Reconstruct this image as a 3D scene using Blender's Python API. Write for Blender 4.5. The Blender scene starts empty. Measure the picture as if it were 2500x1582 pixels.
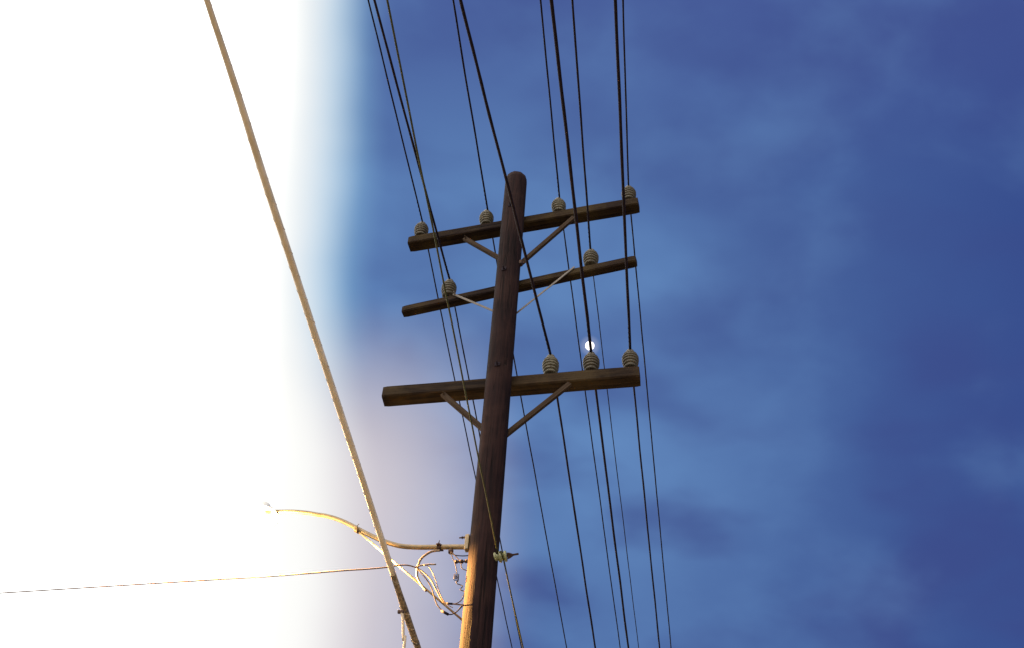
import bpy, bmesh, math, random
from mathutils import Vector, Matrix, noise

S = bpy.context.scene
COL = S.collection
rad = math.radians
D = {'roll': 0.0795, 'pole': [-0.07998, 7.9996], 'pole_top': 13.61897, 'arms': {'top': {'L': [-1.20953, 8.44547, 12.89353], 'Q': [1.21898, 7.69046, 12.89353], 'z': 12.89353, 'len': 2.54317, 't': 0.46473},
 'mid': {'L': [-1.1462, 8.50385, 11.79109], 'Q': [1.16006, 7.61783, 11.79109], 'z': 11.79109, 'len': 2.4706, 't': 0.4619},
 'low': {'L': [-1.16301, 8.32828, 10.34187], 'Q': [1.19038, 7.82005, 10.34187], 'z': 10.34187, 'len': 2.40763, 't': 0.45979}},
 'sec': {'top': [0.138, 0.125], 'mid': [0.095, 0.095], 'low': [0.15, 0.14]},
 'ins': {'top': [0.11068, 0.86511, 1.67679, 2.4414], 'mid': [0.48201, 1.99972], 'low': [1.57658, 1.95839, 2.32573]},
 'wires': {'W1': {'P': [-1.08336, 8.4785, 13.31853], 'near': [0.20639, 0.04642, 0.00199], 'far': [0.19154, 0.03202, 0.00293]},
 'W2': {'P': [-0.67922, 8.37533, 12.18609], 'near': [0.23234, 0.04823, 0.00209], 'far': [0.19075, 0.04582, 0.00241]},
 'W4': {'P': [-0.36294, 8.25453, 13.31853], 'near': [0.17836, 0.04693, 0.002], 'far': [0.20485, 0.05399, 0.0019]},
 'W5': {'P': [0.39389, 8.06878, 10.78187], 'near': [0.26205, 0.04921, 0.00203], 'far': [0.19977, 0.05215, 0.00199]},
 'W6': {'P': [0.41214, 8.01356, 13.31853], 'near': [0.16007, 0.04834, 0.002], 'far': [0.20089, 0.05672, 0.00154]},
 'W7': {'P': [0.76708, 7.98819, 10.78187], 'near': [0.18207, 0.04741, 0.00186], 'far': [0.19872, 0.05109, 0.00201]},
 'W8': {'P': [0.73753, 7.83104, 12.18609], 'near': [0.1559, 0.04896, 0.002], 'far': [0.20015, 0.05077, 0.00202]},
 'W9': {'P': [1.12615, 7.91065, 10.78187], 'near': [0.15129, 0.04977, 0.002], 'far': [0.1956, 0.0508, 0.002]},
 'W10': {'P': [1.14228, 7.78657, 13.31853], 'near': [0.14401, 0.05003, 0.002], 'far': [0.19658, 0.0504, 0.00201]}},
 'fat': {'P': [-0.65104, 5.70194, 6.42847], 'near': [0.21675, -0.00667, 0.00184], 'far': [0.2289, 0.03435, 0.00199]},
 'u': [0.95106, -0.30902, 0.0], 'w': [0.30902, 0.95106, 0.0], 'larm': [[-0.1654, 8.0273, 8.3633], [-0.2455, 8.0534, 8.3771], [-0.4251, 8.1117, 8.4068], [-0.6065, 8.1707, 8.4356], [-0.7454, 8.2158, 8.4688], [-0.8412, 8.2469, 8.5111], [-0.94, 8.279, 8.5696], [-1.052, 8.3154, 8.649], [-1.1461, 8.346, 8.7225], [-1.2524, 8.3805, 8.8063], [-1.3581, 8.4149, 8.8775], [-1.4624, 8.4488, 8.9314], [-1.534, 8.472, 8.9571], [-1.6322, 8.504, 8.9954], [-1.7654, 8.5472, 9.034]],
 'lbrace': [[-0.1871, 8.0344, 7.6387], [-1.1535, 8.3484, 8.7092]],
 'lhead': [-2.0449, 8.6381, 9.0664], 'lclamp': [-1.1544, 8.3487, 8.7155], 'aclamp': [-0.4384, 8.1161, 8.4067], 'hclamp': [-0.3452, 8.0858, 8.3563], 'hose': [[-0.434, 8.0936, 8.3537], [-0.4741, 8.1066, 8.3571], [-0.5175, 8.1207, 8.3473], [-0.5745, 8.1392, 8.2975], [-0.5957, 8.1461, 8.2217], [-0.594, 8.1456, 8.1319], [-0.5728, 8.1387, 8.0732], [-0.5405, 8.1282, 8.0132], [-0.5028, 8.116, 7.9583]],
 'serv': [[-2.2251, 8.5704, 8.2655], [-1.8459, 8.4472, 8.2329], [-1.567, 8.3566, 8.2127], [-1.4062, 8.3043, 8.2012], [-1.2016, 8.2378, 8.1881], [-0.9671, 8.1617, 8.1688], [-0.8338, 8.1184, 8.1636], [-0.7551, 8.0928, 8.1674], [-0.675, 8.0668, 8.1575], [-0.601, 8.0427, 8.1197], [-0.5439, 8.0242, 8.0716], [-0.4747, 8.0017, 7.9839], [-0.4218, 7.9845, 7.8786], [-0.3694, 7.9675, 7.7699], [-0.3323, 7.9554, 7.7296], [-0.2811, 7.9388, 7.7176], [-0.1961, 7.9112, 7.6943]],
 'tail': [[-0.6061, 8.0444, 8.1261], [-0.5765, 8.0348, 8.1345], [-0.5159, 8.0151, 8.1367], [-0.4457, 7.9922, 8.1273]],
 'loop2': [[-0.5939, 8.0088, 8.0894], [-0.5284, 7.9876, 7.9998], [-0.4771, 7.9709, 7.9158], [-0.4438, 7.9601, 7.8358], [-0.4194, 7.9522, 7.7582], [-0.3874, 7.9418, 7.6856], [-0.3316, 7.9236, 7.6205], [-0.2881, 7.9095, 7.5956], [-0.2482, 7.8965, 7.61], [-0.2256, 7.8892, 7.6353], [-0.203, 7.8819, 7.6627]],
 'conn': [[-0.3582, 7.9323, 7.6399], [-0.3049, 7.915, 7.5991]],
 'loop3': [[-0.5382, 7.9697, 8.0917], [-0.4973, 7.9564, 8.0706], [-0.444, 7.9391, 7.9637], [-0.4002, 7.9249, 7.8336], [-0.359, 7.9115, 7.7325], [-0.3163, 7.8976, 7.674], [-0.2763, 7.8846, 7.6422]],
 'j1': [[-0.3433, 8.0536, 8.3237], [-0.3275, 8.0485, 8.2926], [-0.2996, 8.0394, 8.2731], [-0.246, 8.022, 8.2584], [-0.1934, 8.0049, 8.2529]],
 'j2': [[-0.3419, 8.0321, 8.3002], [-0.3227, 8.0259, 8.229], [-0.3012, 8.0189, 8.1806], [-0.2824, 8.0128, 8.1108], [-0.2738, 8.01, 8.0599]],
 'j2b': [[-0.2774, 8.0112, 8.0004], [-0.2579, 8.0048, 7.9702], [-0.2322, 7.9965, 7.937], [-0.2254, 7.9943, 7.9059], [-0.2121, 7.99, 7.8771], [-0.2066, 7.9882, 7.839], [-0.2151, 7.9909, 7.8086], [-0.2342, 7.9971, 7.7853], [-0.2586, 8.0051, 7.7754], [-0.292, 8.0159, 7.7731]],
 'coil': [[-0.2782, 8.0114, 8.0606], [-0.2757, 8.0106, 8.0002]],
 'j3': [[-0.3379, 8.0414, 8.3083], [-0.2834, 8.0236, 8.2311], [-0.2532, 8.0138, 8.1813], [-0.2452, 8.0112, 8.1354], [-0.226, 8.005, 8.1101], [-0.1901, 7.9933, 8.091]],
 'rack': [[-0.2983, 8.039, 8.2064], [-0.1803, 8.0006, 8.1946]],
 'bolt': [[-0.2551, 8.025, 8.4502], [-0.1637, 7.9953, 8.4435]],
 'bracket': [[-0.2172, 8.0127, 8.4517], [-0.207, 8.0093, 8.3176]],
 'braceplates': {'top': [[[-0.556, 8.236, 12.7298], [-0.1198, 8.1004, 12.2191]], [[0.5551, 7.8906, 12.7806], [0.0439, 8.0495, 12.1328]]],
 'mid': [[[-0.6037, 8.289, 11.8595], [-0.1463, 8.1133, 11.4116]], [[0.564, 7.8404, 11.8755], [0.0214, 8.0489, 11.3285]]],
 'low': [[[-0.5667, 8.1934, 10.2502], [-0.1535, 8.1041, 9.7399]], [[0.5558, 7.9509, 10.2585], [0.0081, 8.0692, 9.6561]]]},
 'spool': [[0.0307, 7.945, 8.2068], [0.0736, 7.9357, 8.2113], [0.1164, 7.9265, 8.2192]],
 'green': {'P': [0.0352, 7.9236, 8.2141], 'near': [0.17608, 0.04439, 0.00015], 'P1': [0.0733, 7.9051, 8.1858], 'far': [0.21247, 0.05296, 0.00201]},
 'moon': [0.06132, 0.65045, 0.75707], 'drop': [[-0.5054, 6.04806, 6.17464], [-0.49095, 6.04806, 6.14881], [-0.48074, 6.04806, 6.08809], [-0.46733, 6.04806, 5.98325], [-0.45673, 6.04806, 5.90251]],
 'R': [0.99684, -0.06084, 0.05105], 'U': [-0.07942, -0.76362, 0.64076], 'F': [0.0, 0.64279, 0.76604], 'bbz': 12.05}
RX, UY, FW = (Vector(D[k]) for k in 'RUF')       # the way the camera faces, in world axes

# ------------------------------------------------------------------ camera
cam = bpy.data.cameras.new('camera'); cam_o = bpy.data.objects.new('camera', cam); COL.objects.link(cam_o)
cam.sensor_fit = 'HORIZONTAL'; cam.sensor_width = 36; cam.lens = 45.36
cam.clip_start = .05; cam.clip_end = 20000
cm = Matrix((RX, UY, -FW)).transposed().to_4x4(); cm.translation = (0, 0, 1.6)
cam_o.matrix_world = cm
S.camera = cam_o
S.view_settings.view_transform = 'Standard'; S.view_settings.look = 'None'
S.view_settings.gamma = 1; S.view_settings.exposure = 0; S.view_settings.use_curve_mapping = False

# ------------------------------------------------------------------ node helpers
class NT:
    def __init__(s, tree): s.t = tree; s.n = tree.nodes; s.l = tree.links
    def new(s, kind, **kw):
        x = s.n.new(kind)
        for k, v in kw.items(): setattr(x, k, v)
        return x
    def put(s, sock, v):
        if isinstance(v, bpy.types.NodeSocket): s.l.new(v, sock)
        else: sock.default_value = v
    def m(s, op, a, b=0.0, c=None, clamp=False):
        x = s.new('ShaderNodeMath', operation=op); x.use_clamp = clamp
        s.put(x.inputs[0], a); s.put(x.inputs[1], b)
        if c is not None: s.put(x.inputs[2], c)
        return x.outputs[0]
    def dot(s, a, b):
        x = s.new('ShaderNodeVectorMath', operation='DOT_PRODUCT')
        s.put(x.inputs[0], a); s.put(x.inputs[1], tuple(b)); return x.outputs['Value']
    def step(s, v, a, b, lo=0.0, hi=1.0):
        x = s.new('ShaderNodeMapRange', interpolation_type='SMOOTHSTEP')
        for i, q in enumerate((v, a, b, lo, hi)): s.put(x.inputs[i], q)
        return x.outputs[0]
    def mix(s, f, a, b, mode='MIX'):
        x = s.new('ShaderNodeMix', data_type='RGBA', blend_type=mode)
        s.put(x.inputs[0], f)
        s.put(x.inputs[6], a if isinstance(a, bpy.types.NodeSocket) else (*a, 1))
        s.put(x.inputs[7], b if isinstance(b, bpy.types.NodeSocket) else (*b, 1))
        return x.outputs[2]
    def noise(s, vec, scale, detail=4, rough=.5, dist=0):
        x = s.new('ShaderNodeTexNoise'); s.put(x.inputs['Vector'], vec)
        x.inputs['Scale'].default_value = scale; x.inputs['Detail'].default_value = detail
        x.inputs['Roughness'].default_value = rough; x.inputs['Distortion'].default_value = dist
        return x.outputs['Fac']
    def scale(s, vec, v):
        x = s.new('ShaderNodeMapping'); s.put(x.inputs['Vector'], vec)
        x.inputs['Scale'].default_value = v; return x.outputs[0]
def srgb(r, g, b):
    f = lambda c: (c/255/12.92 if c/255 <= .04045 else ((c/255+.055)/1.055)**2.4)
    return (f(r), f(g), f(b))

# ------------------------------------------------------------------ sky: dusk, with a light-leak glare painted in on the left
W = bpy.data.worlds.new('World'); S.world = W; W.use_nodes = True
T = NT(W.node_tree); T.n.clear()
out = T.new('ShaderNodeOutputWorld'); bg = T.new('ShaderNodeBackground')
T.l.new(bg.outputs[0], out.inputs[0])
d = T.new('ShaderNodeTexCoord').outputs['Generated']
east = T.dot(d, RX); high = T.dot(d, UY)          # bearings across and up the dusk sky
soft = T.noise(T.scale(d, (1.0, 1.0, 1.6)), 6, 3, .45, .1)
big = T.noise(d, 2.6, 3, .5)
wisp = T.noise(T.scale(d, (1.0, 1.7, 2.2)), 8, 3, .45, .2)
near_b = srgb(84,117,172); far_b = srgb(53,75,139); vio = srgb(68,84,148); pale = srgb(108,150,202)
side = T.step(T.m('ADD', east, T.m('MULTIPLY', T.m('SUBTRACT', big, .5), .12)), -.08, .46)
c = T.mix(side, near_b, far_b)
c = T.mix(T.m('MULTIPLY', T.step(high, .06, .27), .75), c, vio)
# brighter band through the middle of the sky
bb = T.m('ADD', T.m('POWER', T.m('DIVIDE', T.m('SUBTRACT', east, -.01), .17), 2.0), T.m('POWER', T.m('DIVIDE', T.m('SUBTRACT', high, -.05), .17), 2.0))
band = T.m('POWER', 2.718, T.m('MULTIPLY', bb, -1.0))
c = T.mix(T.m('MULTIPLY', band, T.step(soft, .25, .7, .3, .8)), c, pale)
# dusky violet scud
c = T.mix(T.m('MULTIPLY', T.step(wisp, .40, .68), T.step(high, .1, -.24, .25, .75)), c, srgb(60,74,136))
c = T.mix(T.m('MULTIPLY', T.step(soft, .58, .30), .35), c, srgb(60,74,136))
patch = T.noise(T.scale(d, (1, 1.3, 1.6)), 8, 4, .5, .1)
c = T.mix(T.m('MULTIPLY', T.step(patch, .40, .82), .30), c, pale)
# light-leak glare on the left, painted into the sky colour and strength
j = T.m('MULTIPLY', T.m('SUBTRACT', T.noise(d, 5, 3, .5), .5), .03)
lean = T.m('MULTIPLY', T.m('MAXIMUM', T.m('SUBTRACT', high, .05), 0.0), -.10)
e2 = T.m('ADD', T.m('ADD', east, j), lean)
low = T.step(high, .03, -.14)
c = T.mix(T.m('MULTIPLY', T.step(e2, -.105, -.158), .75), c, srgb(150, 200, 232))
c = T.mix(T.m('MULTIPLY', low, T.step(e2, .015, -.125)), c, srgb(232, 220, 214))  # warm haze around the street lamp, painted into the lower left sky
c = T.mix(T.m('MULTIPLY', T.m('MULTIPLY', low, .35), T.step(e2, .03, -.07)), c, srgb(165, 172, 210))
c = T.mix(T.step(e2, T.m('ADD', -.122, T.m('MULTIPLY', low, .025)), T.m('ADD', -.188, T.m('MULTIPLY', low, .018))), c, srgb(255, 255, 252))
boost = T.m('ADD', 1.0, T.m('MULTIPLY', T.m('MULTIPLY', T.step(e2, -.165, -.30), T.step(e2, -.75, -.45)), 2.0))
# added front fill: unseen bright sky lobe behind the camera, over the left shoulder
fill_dot = T.dot(d, Vector((-.42, -.88, .22)).normalized())
fill_k = T.step(fill_dot, .05, .62)
c = T.mix(fill_k, c, (1.0, .93, .84))
boost = T.m('ADD', boost, T.m('MULTIPLY', fill_k, 0.9))
# soft ring of light round the moon
mo = T.dot(d, D['moon'])
c = T.mix(T.m('MULTIPLY', T.step(mo, math.cos(.009), math.cos(.003)), .16), c, srgb(235, 235, 245))
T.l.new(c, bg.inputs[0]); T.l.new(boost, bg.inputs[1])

# last of the sun, very weak and broad, from the glow on the left
sun = bpy.data.lights.new('sun', 'SUN'); sun.energy = .25; sun.angle = rad(10); sun.color = (1, .9, .78)
so = bpy.data.objects.new('sun', sun); COL.objects.link(so)
so.rotation_euler = Vector((-.86, .3, .22)).to_track_quat('Z', 'Y').to_euler()

# ------------------------------------------------------------------ materials
def mat(name, fn):
    m = bpy.data.materials.new(name); m.use_nodes = True
    t = NT(m.node_tree); b = t.n['Principled BSDF']; fn(t, b); return m
def wood(dark, light, scale=1.0, vertical=False, tint=None):
    def fn(t, b):
        o = t.new('ShaderNodeTexCoord').outputs['Object']
        s = (22, 22, 1.1) if vertical else (1.1, 22, 22)
        g = t.noise(t.scale(o, tuple(x*scale for x in s)), 1.6, 8, .62, .4)
        p = t.noise(o, 2.3, 5, .6)
        crack = t.step(t.noise(t.scale(o, (30, 30, .7) if vertical else (.7, 30, 30)), 1.3, 3, .5, .2), .36, .30)
        cc = t.mix(t.step(g, .35, .68), dark, light)
        cc = t.mix(t.m('MULTIPLY', t.step(p, .42, .7), .55), cc, tint or light)
        if vertical:
            sp = t.step(t.m('ABSOLUTE', t.m('SUBTRACT', t.noise(t.scale(o, (9, 9, .35)), 1.0, 3, .5, .1), .5)), .012, .003)
            crack = t.m('MAXIMUM', crack, t.m('MULTIPLY', sp, t.step(t.noise(o, 1.3, 2, .5), .45, .6)))
        cc = t.mix(t.m('MULTIPLY', crack, .8), cc, tuple(x*.25 for x in dark))
        t.l.new(cc, b.inputs['Base Color'])
        b.inputs['Roughness'].default_value = .9; b.inputs['Specular IOR Level'].default_value = .12
        bu = t.new('ShaderNodeBump'); bu.inputs['Strength'].default_value = .7; bu.inputs['Distance'].default_value = .012
        t.l.new(t.m('SUBTRACT', g, t.m('MULTIPLY', crack, .9)), bu.inputs['Height']); t.l.new(bu.outputs[0], b.inputs['Normal'])
    return fn
def plain(a, bcol, rough=.5, metal=0.0, sc=8.0, bump=.0, spec=.5):
    def fn(t, b):
        b.inputs['Specular IOR Level'].default_value = spec
        o = t.new('ShaderNodeTexCoord').outputs['Object']
        n = t.noise(o, sc, 5, .6)
        t.l.new(t.mix(t.step(n, .35, .65), a, bcol), b.inputs['Base Color'])
        b.inputs['Metallic'].default_value = metal
        t.l.new(t.m('ADD', rough, t.m('MULTIPLY', t.m('SUBTRACT', n, .5), .25)), b.inputs['Roughness'])
        if bump:
            bu = t.new('ShaderNodeBump'); bu.inputs['Strength'].default_value = bump; bu.inputs['Distance'].default_value = .005
            t.l.new(n, bu.inputs['Height']); t.l.new(bu.outputs[0], b.inputs['Normal'])
    return fn
def porcelain(t, b):
    o = t.new('ShaderNodeTexCoord').outputs['Object']; oi = t.new('ShaderNodeObjectInfo').outputs['Random']
    n = t.noise(t.scale(o, (14, 14, 5)), 2, 5, .65)
    cc = t.mix(oi, (.10, .085, .062), (.19, .175, .125))
    cc = t.mix(t.m('MULTIPLY', t.step(n, .45, .68), .75), cc, (.055, .042, .03))
    t.l.new(cc, b.inputs['Base Color']); t.l.new(t.m('ADD', .18, t.m('MULTIPLY', n, .4)), b.inputs['Roughness'])
def emit(col, k):
    def fn(t, b):
        b.inputs['Base Color'].default_value = (.8, .8, .8, 1)
        b.inputs['Emission Color'].default_value = (*col, 1); b.inputs['Emission Strength'].default_value = k
    return fn
M = {
 'pole': mat('creosoted pole wood', wood((.007, .003, .004), (.021, .009, .009), vertical=True, tint=(.036, .017, .014))),
 'arm': mat('crossarm wood', wood((.008, .0035, .0035), (.028, .016, .009), tint=(.062, .042, .015))),
 'arm_low': mat('weathered crossarm wood', wood((.010, .006, .005), (.036, .022, .013), tint=(.070, .047, .022))),
 'brace': mat('timber brace', wood((.03, .018, .013), (.06, .04, .025))),
 'strap': mat('galvanised strap', plain((.09, .075, .065), (.15, .125, .105), .6, .2)),
 'steel': mat('rusty steel', plain((.03, .014, .011), (.08, .04, .025), .65, .4, 30, .4)),
 'porcelain': mat('grey glazed porcelain', porcelain),
 'spool': mat('pale green porcelain', plain((.20, .21, .10), (.32, .32, .18), .3, 0, 25)),
 'wire': mat('black covered wire', plain((.008, .005, .010), (.020, .012, .020), .7, 0, 40, 0, .1)),
 'green': mat('greenish weathered wire', plain((.045, .05, .022), (.085, .09, .04), .7, 0, 40, 0, .15)),
 'dull': mat('dusty brown sheath', plain((.10, .06, .045), (.17, .11, .08), .7, 0, 30, 0, .2)),
 'tan': mat('pale weathered sheath', plain((.40, .30, .20), (.55, .43, .29), .65, 0, 30, .5)),
 'hose': mat('tan conduit', plain((.13, .085, .045), (.2, .135, .075), .55, 0, 20)),
 'galv': mat('painted steel tube', plain((.20, .14, .07), (.33, .23, .115), .5, .15, 14)),
 'cable': mat('bundled telephone cable', plain((.76, .66, .51), (.88, .80, .68), .7, 0, 6, .3)),
  'sleeve': mat('taped splice', plain((.11, .08, .05), (.34, .26, .165), .8, 0, 45, .8)),
 'enamel': mat('white enamel', plain((.75, .74, .70), (.85, .84, .8), .35)),
 'bulb': mat('lit bulb', emit((1, .80, .48), 14)),
 'moon': mat('moon glow', emit((1, .93, .86), 1.8)),
 'ground': mat('rough verge', plain((.12, .12, .08), (.22, .20, .15), .9, 0, .6)),
 'road': mat('asphalt', plain((.045, .045, .048), (.07, .07, .07), .85, 0, 3)),
}

# ------------------------------------------------------------------ building helpers
WM = {}
def link(o, parent, Mw):
    COL.objects.link(o)
    if parent is not None:
        o.parent = parent; o.matrix_basis = WM[parent.name].inverted() @ Mw
    else: o.matrix_basis = Mw
    WM[o.name] = Mw.copy(); return o
def thing(name, label, cat, loc, group=None):
    o = bpy.data.objects.new(name, None); o.empty_display_size = .2
    o['label'] = label; o['category'] = cat
    if group: o['group'] = group
    return link(o, None, Matrix.Translation(Vector(loc)))
def obj(name, bm, m, parent=None, Mw=None, smooth=True, label=None):
    me = bpy.data.meshes.new(name); bmesh.ops.recalc_face_normals(bm, faces=bm.faces); bm.to_mesh(me); bm.free()
    for mm in (m if isinstance(m, (list, tuple)) else [m]): me.materials.append(mm)
    if smooth:
        for p in me.polygons: p.use_smooth = True
    o = bpy.data.objects.new(name, me)
    if label: o['label'] = label
    return link(o, parent, Mw or Matrix.Identity(4))
def tube(bm, pts, r, seg=8, cap=True, mi=0):
    pts = [Vector(p) for p in pts]; n = len(pts)
    R = r if callable(r) else (lambda i: r)
    up = Vector((0, 0, 1)); prev = None; rings = []
    for i, p in enumerate(pts):
        t = (pts[min(i+1, n-1)] - pts[max(i-1, 0)]).normalized()
        if prev is None:
            a = t.cross(up)
            if a.length < .05: a = t.cross(Vector((1, 0, 0)))
            a.normalize()
        else:
            a = (prev - t*prev.dot(t)).normalized()
        prev = a; b = t.cross(a)
        rr = R(i)
        rings.append([bm.verts.new(p + (a*math.cos(k*2*math.pi/seg) + b*math.sin(k*2*math.pi/seg))*rr) for k in range(seg)])
    for i in range(n-1):
        for k in range(seg):
            f = bm.faces.new((rings[i][k], rings[i][(k+1) % seg], rings[i+1][(k+1) % seg], rings[i+1][k])); f.material_index = mi
    if cap: bm.faces.new(rings[0][::-1]); bm.faces.new(rings[-1])
def smooth_path(pts, k=6):
    P = [Vector(p) for p in pts]; P = [P[0]*2-P[1]] + P + [P[-1]*2-P[-2]]; o = []
    for i in range(1, len(P)-2):
        a, b, c_, d_ = P[i-1:i+3]
        for j_ in range(k):
            t = j_/k
            o.append(.5*((2*b) + (c_-a)*t + (2*a-5*b+4*c_-d_)*t*t + (3*b-a-3*c_+d_)*t**3))
    o.append(P[-2]); return o
def tube_obj(name, pts, r, m, parent=None, seg=8, label=None, k=6):
    """a bent tube whose origin is its first point"""
    P = smooth_path(pts, k) if k else [Vector(p) for p in pts]; o0 = P[0].copy(); bm = bmesh.new()
    tube(bm, [p-o0 for p in P], r, seg)
    return obj(name, bm, m, parent, Matrix.Translation(o0), label=label)
def box(bm, c_, s, bevel=0.0, rot=None):
    r = bmesh.ops.create_cube(bm, size=1.0); vs = r['verts']
    for v in vs: v.co = Vector((v.co.x*s[0], v.co.y*s[1], v.co.z*s[2]))
    if rot is not None:
        for v in vs: v.co = rot @ v.co
    for v in vs: v.co += Vector(c_)
    if bevel:
        ed = {e for v in vs for e in v.link_edges}
        bmesh.ops.bevel(bm, geom=list(ed), offset=bevel, segments=1, affect='EDGES')
def lathe(bm, prof, seg=28, mi=0):
    rings = []
    for r, z in prof:
        rings.append([bm.verts.new((r*math.cos(k*2*math.pi/seg), r*math.sin(k*2*math.pi/seg), z)) for k in range(seg)])
    for i in range(len(rings)-1):
        for k in range(seg):
            f = bm.faces.new((rings[i][k], rings[i][(k+1) % seg], rings[i+1][(k+1) % seg], rings[i+1][k])); f.material_index = mi
    a = bm.faces.new(rings[0][::-1]); b = bm.faces.new(rings[-1]); a.material_index = b.material_index = mi
def frame(x, z, o):
    x = Vector(x).normalized(); z = Vector(z).normalized(); y = z.cross(x).normalized(); z = x.cross(y)
    m = Matrix((x, y, z)).transposed().to_4x4(); m.translation = Vector(o); return m
def hexbolt(bm, c_, ax, r=.014, L=.02, washer=.03):
    q = Vector(ax).normalized()
    m = q.to_track_quat('Z', 'Y').to_matrix()
    box(bm, Vector(c_)+q*.003, (washer*2, washer*2, .006), .001, m)
    n0 = len(bm.verts)
    tube(bm, [Vector(c_)+q*.006, Vector(c_)+q*L], r, 6)
    tube(bm, [Vector(c_)+q*L, Vector(c_)+q*(L+.022)], r*.5, 8)

# ------------------------------------------------------------------ setting
def sheet(name, x0, x1, y0, y1, z, m, kind='structure'):
    bm = bmesh.new(); vs = [bm.verts.new(p) for p in ((x0, y0, z), (x1, y0, z), (x1, y1, z), (x0, y1, z))]; bm.faces.new(vs)
    o = obj(name, bm, m, smooth=False); o['kind'] = kind; return o
sheet('ground', -600, 600, -600, 600, 0, M['ground'])
sheet('road', -9.5, -2.4, -300, 300, .004, M['road'])

# ------------------------------------------------------------------ the pole
PX, PY = D['pole']; TOP = D['pole_top']; RAND = random.Random(5)
pole = thing('utility_pole', 'tall dark wooden utility pole with three crossarms and white insulators', 'utility pole', (PX, PY, 0))
def pole_r(z): return .1185 + (TOP-z)*.0003 + max(0, 7-z)*.0045
bm = bmesh.new(); seg = 48; rings = []; nz = 220
zs = [i*TOP/nz for i in range(nz+1)]
for z in zs:
    ring = []
    for k in range(seg):
        a = k*2*math.pi/seg
        q = Vector((math.cos(a)*1.6, math.sin(a)*1.6, z*.35))
        r = pole_r(z) + .0035*noise.noise(q*1.4) + .0018*noise.noise(Vector((q.x*7, q.y*7, z*.5)))
        if z > TOP-.02: r -= .004
        ring.append(bm.verts.new((math.cos(a)*r, math.sin(a)*r, z + (.008*noise.noise(q*4) if z > TOP-.02 else 0))))
    rings.append(ring)
for i in range(nz):
    for k in range(seg): bm.faces.new((rings[i][k], rings[i][(k+1) % seg], rings[i+1][(k+1) % seg], rings[i+1][k]))
bm.faces.new(rings[0][::-1])
tc = bm.verts.new((0, 0, TOP+.006))
for k in range(seg): bm.faces.new((rings[-1][k], rings[-1][(k+1) % seg], tc))
obj('pole_shaft', bm, M['pole'], pole, Matrix.Translation((PX, PY, 0)))

def ins_mesh():
    bm = bmesh.new()
    lathe(bm, [(.011, -.06), (.011, .09)], 10, 1)
    lathe(bm, [(.030, -.001), (.030, .006), (.014, .012)], 12, 1)
    prof = [(.024, .055), (.046, .050), (.062, .052)]
    z = .056; n = 6
    for i in range(n):
        t = i/(n-1)
        R_ = (.060, .069, .076, .079, .078, .068)[i]
        h = .033
        prof += [(R_-.010, z), (R_, z+.004), (R_+.001, z+.010), (R_-.004, z+.018), (R_-.022, z+.022), (R_-.024, z+.029)]
        z += h
    prof += [(.056, z-.003), (.052, z+.006), (.042, z+.013), (.034, z+.018), (.030, z+.026), (.037, z+.034), (.037, z+.042), (.024, z+.050), (.004, z+.052)]
    lathe(bm, prof, 30, 0); return bm
ins_me = None
def insulator(parent, Mw):
    global ins_me
    if ins_me is None:
        o = obj('insulator', ins_mesh(), [M['porcelain'], M['steel']], parent, Mw); ins_me = o.data; return o
    o = bpy.data.objects.new('insulator', ins_me); return link(o, parent, Mw)

CA = {}
def crossarm(k, m, label, strap):
    a = D['arms'][k]; dep, hh = D['sec'][k]; L = Vector(a['L']); Q = Vector(a['Q']); u = (Q-L).normalized()
    w = Vector((-u.y, u.x, 0)); n = a['len']
    # local frame: x along the arm, y away, z up, origin at the middle of its underside
    O = L + u*n/2 + w*dep/2; F_ = frame(u, (0, 0, 1), O)
    bm = bmesh.new(); N = 60; ch = .012; rr = []
    prof = [(-dep/2, ch), (-dep/2+ch, 0), (dep/2-ch, 0), (dep/2, ch), (dep/2, hh-ch), (dep/2-ch, hh), (-dep/2+ch, hh), (-dep/2, hh-ch)]
    for i in range(N+1):
        x = -n/2 + n*i/N; e = .006 if i in (0, N) else 0
        rr.append([bm.verts.new((x, y*(1-e/dep*2) + .0025*noise.noise(Vector((x*2.1, y*9, z*9))), z + .0025*noise.noise(Vector((x*1.7+5, y*9, z*9))) + .004*math.sin(x*1.3))) for y, z in prof])
    for i in range(N):
        for q in range(8): bm.faces.new((rr[i][q], rr[i][(q+1) % 8], rr[i+1][(q+1) % 8], rr[i+1][q]))
    bm.faces.new(rr[0][::-1]); bm.faces.new(rr[-1])
    arm = obj('crossarm', bm, m, pole, F_, smooth=False, label=label)
    for s in D['ins'][k]:
        insulator(arm, Matrix.Translation(L + u*s + w*dep/2 + Vector((0, 0, hh))) @ Matrix.Rotation(RAND.random()*6, 4, 'Z') @ Matrix.Rotation(rad(RAND.uniform(-3, 3)), 4, 'X'))
    # two braces in the plane of the arm's near face, running down behind the pole
    for b0, b1 in D['braceplates'][k]:
        A_, B_ = Vector(b0), Vector(b1); dd = (B_-A_); bm = bmesh.new(); ln = dd.length
        wd, th = (.026, .006) if strap else (.050, .034)
        box(bm, (ln/2, 0, 0), (ln+.05, th, wd), .003)
        hexbolt(bm, (.0, -th/2, 0), (0, -1, 0), .011, .016, .0)
        off = -w*(th/2+.001)
        br = obj('brace', bm, M['strap' if strap else 'brace'], arm, frame(dd, (0, 0, 1), A_+off), smooth=False)
    bm = bmesh.new()   # through bolt on the near face of the pole
    zc = hh/2; pc = Vector((PX, PY, a['z']+zc)) - w*(pole_r(a['z'])+.002)
    hexbolt(bm, (0, 0, 0), -w, .012, .018, .024)
    obj('through_bolt', bm, M['wire'], arm, Matrix.Translation(pc), smooth=False)
    return u, w
crossarm('top', M['arm'], 'highest crossarm, four insulators on it', False)
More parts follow.
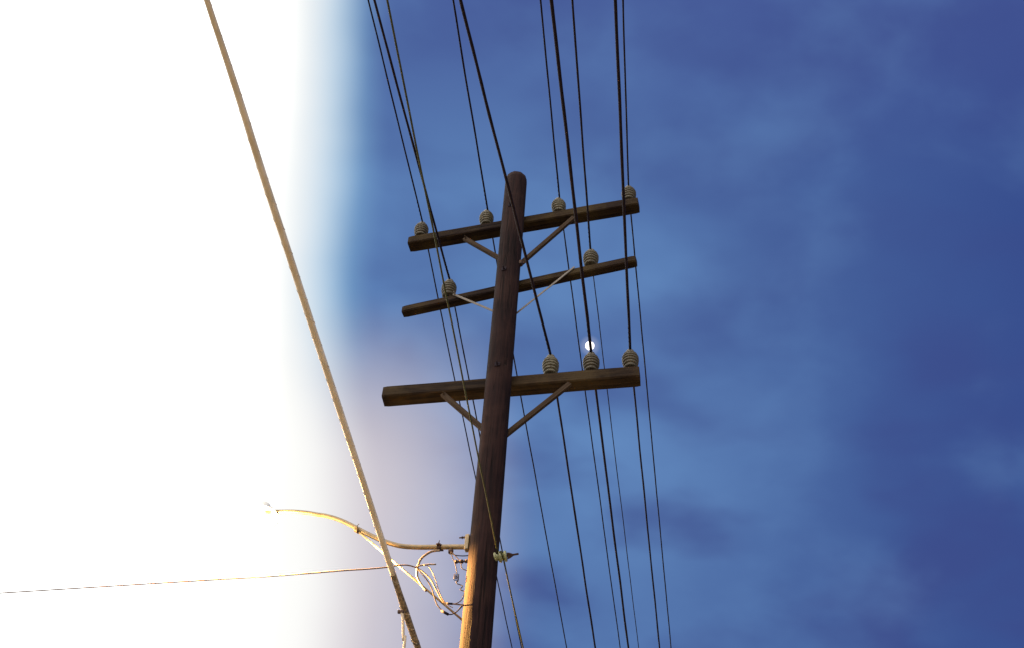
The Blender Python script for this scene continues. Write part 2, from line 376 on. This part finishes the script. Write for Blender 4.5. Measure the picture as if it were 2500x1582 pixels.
crossarm('mid', M['arm'], 'thin middle crossarm with two insulators and strap braces', True)
crossarm('low', M['arm_low'], 'lowest and stoutest crossarm with three insulators on its right half', False)
U_ = Vector(D['u']); W_ = Vector(D['w'])

# hardware on the pole
zt = D['braceplates']['top'][1][1]
bm = bmesh.new(); box(bm, (0, 0, 0), (.05, .05, .06), .006); hexbolt(bm, (.025, 0, 0), (1, 0, 0), .013, .02, .0)
obj('brace_bracket', bm, M['steel'], pole, frame(U_, (0, 0, 1), Vector((PX, PY, D['bbz'])) + U_*.118 - W_*.0), smooth=False)
# spool rack at the right of the pole: clevis bolt with two green spools
sp = [Vector(p) for p in D['spool']]; ax = (sp[2]-sp[0]).normalized()
tube_obj('spool_bolt', [sp[0]-ax*.10, sp[0]+ax*.17], .008, M['steel'], pole, k=0)
for i, c0 in enumerate((sp[0], sp[1])):
    bm = bmesh.new()
    lathe(bm, [(.012, -.032), (.040, -.032), (.046, -.022), (.043, -.012), (.026, -.004), (.026, .004), (.043, .012), (.046, .022), (.040, .032), (.012, .032)], 24)
    obj('spool_insulator', bm, M['spool'], pole, Matrix.Translation(c0) @ ax.to_track_quat('Z', 'Y').to_matrix().to_4x4())
bm = bmesh.new(); lathe(bm, [(.036, 0), (.030, .02), (.012, .045), (.006, .055)], 4)
obj('bolt_nut', bm, M['steel'], pole, Matrix.Translation(sp[1]+ax*.036) @ ax.to_track_quat('Z', 'Y').to_matrix().to_4x4(), smooth=False)
# dark eye bolt and rack on the left of the pole
b0, b1 = (Vector(p) for p in D['bolt']); bm = bmesh.new(); tube(bm, [b0-b0, b1-b0], .009, 8); hexbolt(bm, (.0, 0, 0), (b0-b1), .012, .012, .0)
obj('eye_bolt', bm, M['steel'], pole, Matrix.Translation(b0))
b0, b1 = (Vector(p) for p in D['rack']); bm = bmesh.new(); v = b1-b0
tube(bm, [v*t for t in (0, .12, .14, .3, .32, .5, .52, .66, .68, 1)], lambda i: (.016, .016, .010, .010, .017, .017, .009, .009, .016, .013)[i], 10)
obj('wire_rack', bm, M['steel'], pole, Matrix.Translation(b0))

# ------------------------------------------------------------------ conductors
def span(P0, q, sgn, tmax):
    psi, a, b = q; dv = Vector((math.sin(psi)*sgn, math.cos(psi)*sgn, 0)); P0 = Vector(P0); pts = []; t = 0
    while t < tmax:
        pts.append(P0 + dv*t + Vector((0, 0, -a*t + b*t*t))); t += .16 if t < 15 else 1.0
    return pts
def wob(pts, amp, sd):
    return [p + Vector((noise.noise(Vector((i*.23, sd, 0))), noise.noise(Vector((i*.23, sd, 7))), noise.noise(Vector((i*.23, sd, 13)))))*amp for i, p in enumerate(pts)]
def conductor(key, label, r_near, r_far, m, tie=True, tmax=38):
    q = D['wires'][key]; P = Vector(q['P'])
    o = thing('power_line', label, 'power line', P, 'power lines strung over the crossarms')
    sd = hash_(key)
    for nm, qq, s, r in (('near_span', q['near'], -1, r_near), ('far_span', q['far'], 1, r_far)):
        pts = wob(span(P, qq, s, tmax), .004, sd+s); pts[0] = P.copy()
        bm = bmesh.new(); tube(bm, [p-P for p in pts], lambda i, r=r: r*1.15*(1+.13*noise.noise(Vector((i*.9, sd, s)))), 8)
        obj('conductor', bm, m, o, Matrix.Translation(P))
    a = span(P, q['near'], -1, .33); b = span(P, q['far'], 1, .2)
    path = a[::-1] + b[1:]; hel = []; n = 60
    for i in range(n):
        t = i/(n-1)*(len(path)-1); i0 = min(int(t), len(path)-2); p = path[i0].lerp(path[i0+1], t-i0)
        an = i*.9; hel.append(p + Vector((math.cos(an), 0, math.sin(an)))*(max(r_near, r_far)+.0005))
    bm = bmesh.new(); tube(bm, [p-P for p in hel], .0028, 5); obj('tie_wire', bm, m, o, Matrix.Translation(P))
    return o
def hash_(k): return float(int(k[1:])*3.7)
LB = {
 'W1': ('thin black power line on the far left insulator of the highest crossarm', .0075, .0068),
 'W2': ('black power line crossing the highest crossarm to the left insulator of the thin middle crossarm', .0100, .0068),
 'W4': ('thin black power line on the highest crossarm insulator just left of the pole', .0085, .0072),
 'W5': ('thick black power line slanting across the front of the pole top to the lowest crossarm', .0112, .0092),
 'W6': ('black power line on the highest crossarm insulator just right of the pole', .0080, .0068),
 'W7': ('thick black power line passing the moon to the middle insulator of the lowest crossarm', .0125, .0100),
 'W8': ('black power line on the right insulator of the thin middle crossarm', .0088, .0045),
 'W9': ('thick black power line on the far right insulator of the lowest crossarm', .0112, .0078),
 'W10': ('black power line on the far right insulator of the highest crossarm, rightmost line of all', .0078, .0070),
}
for k, (lab, rn, rf) in LB.items(): conductor(k, lab, rn, rf, M['wire'])
# green wire dead-ended on the spool
g = D['green']; P = Vector(g['P'])
o = thing('power_line', 'greenish wire slanting across the pole down to the pale spool insulators on its right', 'power line', P, 'power lines strung over the crossarms')
pts = wob(span(P, g['near'], -1, 38), .004, 3.3); pts[0] = P.copy(); bm = bmesh.new(); tube(bm, [p-P for p in pts], .0062, 8); obj('conductor', bm, M['green'], o, Matrix.Translation(P))
P1 = Vector(g['P1']); pts = wob(span(P1, g['far'], 1, 38), .004, 9.3); bm = bmesh.new(); tube(bm, [p-P1 for p in pts], .0062, 8)
obj('conductor', bm, M['green'], o, Matrix.Translation(P1))
tube_obj('jumper', [P, P.lerp(P1, .5)+Vector((0, -.03, .02)), P1], .006, M['green'], o)

# ------------------------------------------------------------------ telephone cable
f = D['fat']; P = Vector(f['P'])
o = thing('telephone_cable', 'fat pale brown lashed cable slanting down the left, lit gold, nearer than the pole', 'cable', P)
near = span(P, f['near'], -1, 30); far = span(P, f['far'], 1, 34); path = near[::-1] + far[1:]; i0 = len(near)-1
def rr_(i):
    s = (i-i0)*.16
    base = .0172 if s > -2.6 else max(.0105, .0172 + (s+2.6)*.006)
    return base + .0009*noise.noise(Vector((i*.31, 2, 0))) + (.0022 if s > .55 else 0) + (.0015*noise.noise(Vector((i*2.2, 5, 0))) if s > .5 else 0)
pts = wob(path, .006, 1.2); bm = bmesh.new(); tube(bm, [p-P for p in pts[:i0+3]], rr_, 14); obj('cable_sheath', bm, M['cable'], o, Matrix.Translation(P))
bm = bmesh.new(); tube(bm, [p-P for p in pts[i0+2:]], lambda i: rr_(i+i0+2)+.0008, 14); obj('taped_sheath', bm, M['sleeve'], o, Matrix.Translation(P))
hel = []
for i in range(2600):
    t = i/2599*110+i0-48
    if t >= len(pts)-2: break
    a = int(t); p = pts[a].lerp(pts[a+1], t-a); an = i*.30
    tv = (pts[a+1]-pts[a]).normalized(); s1 = tv.cross(Vector((0, 0, 1))).normalized(); s2 = s1.cross(tv)
    hel.append(p-P + (s1*math.cos(an)+s2*math.sin(an))*(rr_(int(t))+.0006))
bm = bmesh.new(); tube(bm, hel, .0011, 4); obj('lashing_wire', bm, M['cable'], o, Matrix.Translation(P))
for t, side_ in ((4.6, 1), (6.9, 1), (7.6, -1)):
    a = i0+int(t); p = pts[a]; tv = (pts[a+1]-pts[a]).normalized(); bm = bmesh.new()
    tube(bm, [(0, 0, -.010), (0, 0, .010)], .0215, 14); box(bm, (.028, 0, 0), (.02, .014, .022), .003)
    obj('cable_clamp', bm, M['strap'], o, Matrix.Translation(p) @ tv.to_track_quat('Z', 'Y').to_matrix().to_4x4() @ Matrix.Rotation(side_*.6, 4, 'Z'))
# a drop wire hanging off the cable
dp = [Vector(p) for p in D['drop']]
dp += [dp[-1] + Vector((.01, 0, -1.2)), dp[-1] + Vector((.03, .1, -3.2))]
o = thing('drop_wire', 'short tan wire hanging straight down from the fat cable at the bottom edge', 'wire', dp[0])
tube_obj('hanging_wire', dp, .0075, M['tan'], o)
bm = bmesh.new(); box(bm, (0, 0, 0), (.035, .02, .02), .004); obj('wire_hook', bm, M['steel'], o, Matrix.Translation(dp[0]), smooth=False)

# ------------------------------------------------------------------ street lamp on its bracket arm
la = [Vector(p) for p in D['larm']]; head = Vector(D['lhead'])
lamp = thing('street_lamp', 'street lamp on a long curved tube arm bracketed to the left of the pole', 'street lamp', la[0])
tip = head + Vector((.02, 0, .02))
P = smooth_path(la + [la[-1].lerp(tip, .5), tip], 5); n = len(P); o0 = P[0].copy(); bm = bmesh.new()
tube(bm, [p-o0 for p in P], lambda i: .0215 - .004*i/n, 16)
obj('bracket_arm', bm, M['galv'], lamp, Matrix.Translation(o0))
lb = [Vector(p) for p in D['lbrace']]
tube_obj('arm_brace', [lb[0], lb[1]], .0085, M['galv'], lamp, k=0)
def clamp(c_, tv, sz, m=M['steel']):
    bm = bmesh.new(); tube(bm, [(0, 0, -sz*.4), (0, 0, sz*.4)], sz*.62, 14); box(bm, (0, 0, 0), (sz*2.3, .008, sz*.9), .002)
    hexbolt(bm, (sz*.95, .004, 0), (0, 1, 0), .006, .012, .0); hexbolt(bm, (-sz*.95, .004, 0), (0, 1, 0), .006, .012, .0)
    obj('arm_clamp', bm, m, lamp, Matrix.Translation(c_) @ tv.to_track_quat('Z', 'Y').to_matrix().to_4x4(), smooth=False)
clamp(Vector(D['lclamp']), la[9]-la[7], .042, M['galv'])
clamp(Vector(D['aclamp']), la[3]-la[2], .042)
bm = bmesh.new(); lathe(bm, [(.012, -.03), (.020, -.025), (.022, .0), (.014, .012), (.012, .03)], 12)
obj('wire_gland', bm, M['steel'], lamp, Matrix.Translation(Vector(D['hclamp'])))
b0, b1 = (Vector(p) for p in D['bracket'])
bm = bmesh.new(); v = b1-b0; box(bm, (0, 0, v.z/2), (.034, .05, abs(v.z)+.02), .004)
obj('wall_plate', bm, M['galv'], lamp, frame(U_, (0, 0, 1), b0), smooth=False)
bm = bmesh.new(); box(bm, (0, 0, 0), (.03, .06, .10), .004)
obj('arm_socket', bm, M['steel'], lamp, frame(U_, (0, 0, 1), la[0]-U_*-.035), smooth=False)
tube_obj('conduit_loop', D['hose'], .0095, M['hose'], lamp, seg=10)
# white enamel dish with bulb below it
bm = bmesh.new()
prof = [(.02, .10), (.055, .09), (.06, .03), (.10, .012), (.14, -.015), (.152, -.035), (.146, -.035), (.13, -.022), (.09, .002), (.05, .015), (.02, .018)]
lathe(bm, prof, 40); obj('reflector_dish', bm, M['enamel'], lamp, Matrix.Translation(head))
bm = bmesh.new(); lathe(bm, [(.02, .02), (.03, -.02), (.055, -.07), (.06, -.10), (.045, -.14), (.012, -.155)], 24)
obj('lamp_bulb', bm, M['bulb'], lamp, Matrix.Translation(head))
def light(kind, name, loc, e, col, size):
    l = bpy.data.lights.new(name, kind); l.energy = e; l.color = col; l.shadow_soft_size = size
    o = bpy.data.objects.new(name, l); link(o, lamp, Matrix.Translation(loc)); return l
l = light('SPOT', 'lamp_light', head+Vector((0, 0, -.19)), 9500, (1, .50, .13), .04)
l.spot_size = rad(150); l.spot_blend = .18
light('POINT', 'lamp_spill', head+Vector((0, 0, -.22)), 190, (1, .66, .24), .05)

# ------------------------------------------------------------------ service wires looping to the pole
o = thing('service_wire', 'thin dark service wire from the left looping under the lamp arm to the pole', 'wire', D['serv'][0])
s0 = Vector(D['serv'][0]); s1 = Vector(D['serv'][1]); ext = [s0+(s0-s1)*k for k in (6, 3, 1)]
tube_obj('service_conductor', [Vector(e)-Vector((0, 0, .0)) for e in ext] + D['serv'], .0058, M['dull'], o)
tube_obj('dead_end_tail', D['tail'], .0058, M['hose'], o)
tube_obj('wire_loop', D['loop2'], .0046, M['wire'], o)
tube_obj('wire_loop', D['loop3'], .0034, M['dull'], o)
tube_obj('splice_connector', D['conn'], .011, M['wire'], o, k=0)
tube_obj('splice_connector', [D['serv'][-3], D['serv'][-2]], .0085, M['wire'], o, k=0)
o = thing('jumper_wire', 'thin black jumper wires with a small coil hanging beside the pole below the lamp arm', 'wire', D['j2'][0])
tube_obj('jumper_strand', D['j1'], .0042, M['wire'], o)
tube_obj('jumper_strand', D['j2'], .0036, M['wire'], o)
tube_obj('jumper_strand', D['j3'], .0036, M['wire'], o)
c0, c1_ = (Vector(p) for p in D['coil']); hel = []
for i in range(90):
    t = i/89; an = i*.30; hel.append(c0.lerp(c1_, t) + (U_*math.cos(an)*.019 + W_*math.sin(an)*.019))
tube_obj('wire_coil', hel, .0024, M['wire'], o, k=0)
q = [Vector(p) for p in D['j2b']]
q = [hel[-1]] + [p + U_*((-1)**i*.012 if i < 5 else 0) for i, p in enumerate(q)]
tube_obj('jumper_strand', q, .0038, M['wire'], o)
for s_, e_ in ((D['loop2'][-2], D['loop2'][-1]),):
    a = Vector(s_); b = Vector(e_)
    tube_obj('jumper_strand', [a, b, b+U_*.08], .005, M['wire'], o)

# ------------------------------------------------------------------ moon
mv = Vector(D['moon'])*6000 + Vector((0, 0, 1.6))
bm = bmesh.new(); bmesh.ops.create_uvsphere(bm, u_segments=32, v_segments=16, radius=21)
o = obj('moon', bm, M['moon'], None, Matrix.Translation(mv)); o['label'] = 'small bright moon behind the wires just above the lowest crossarm'; o['category'] = 'moon'
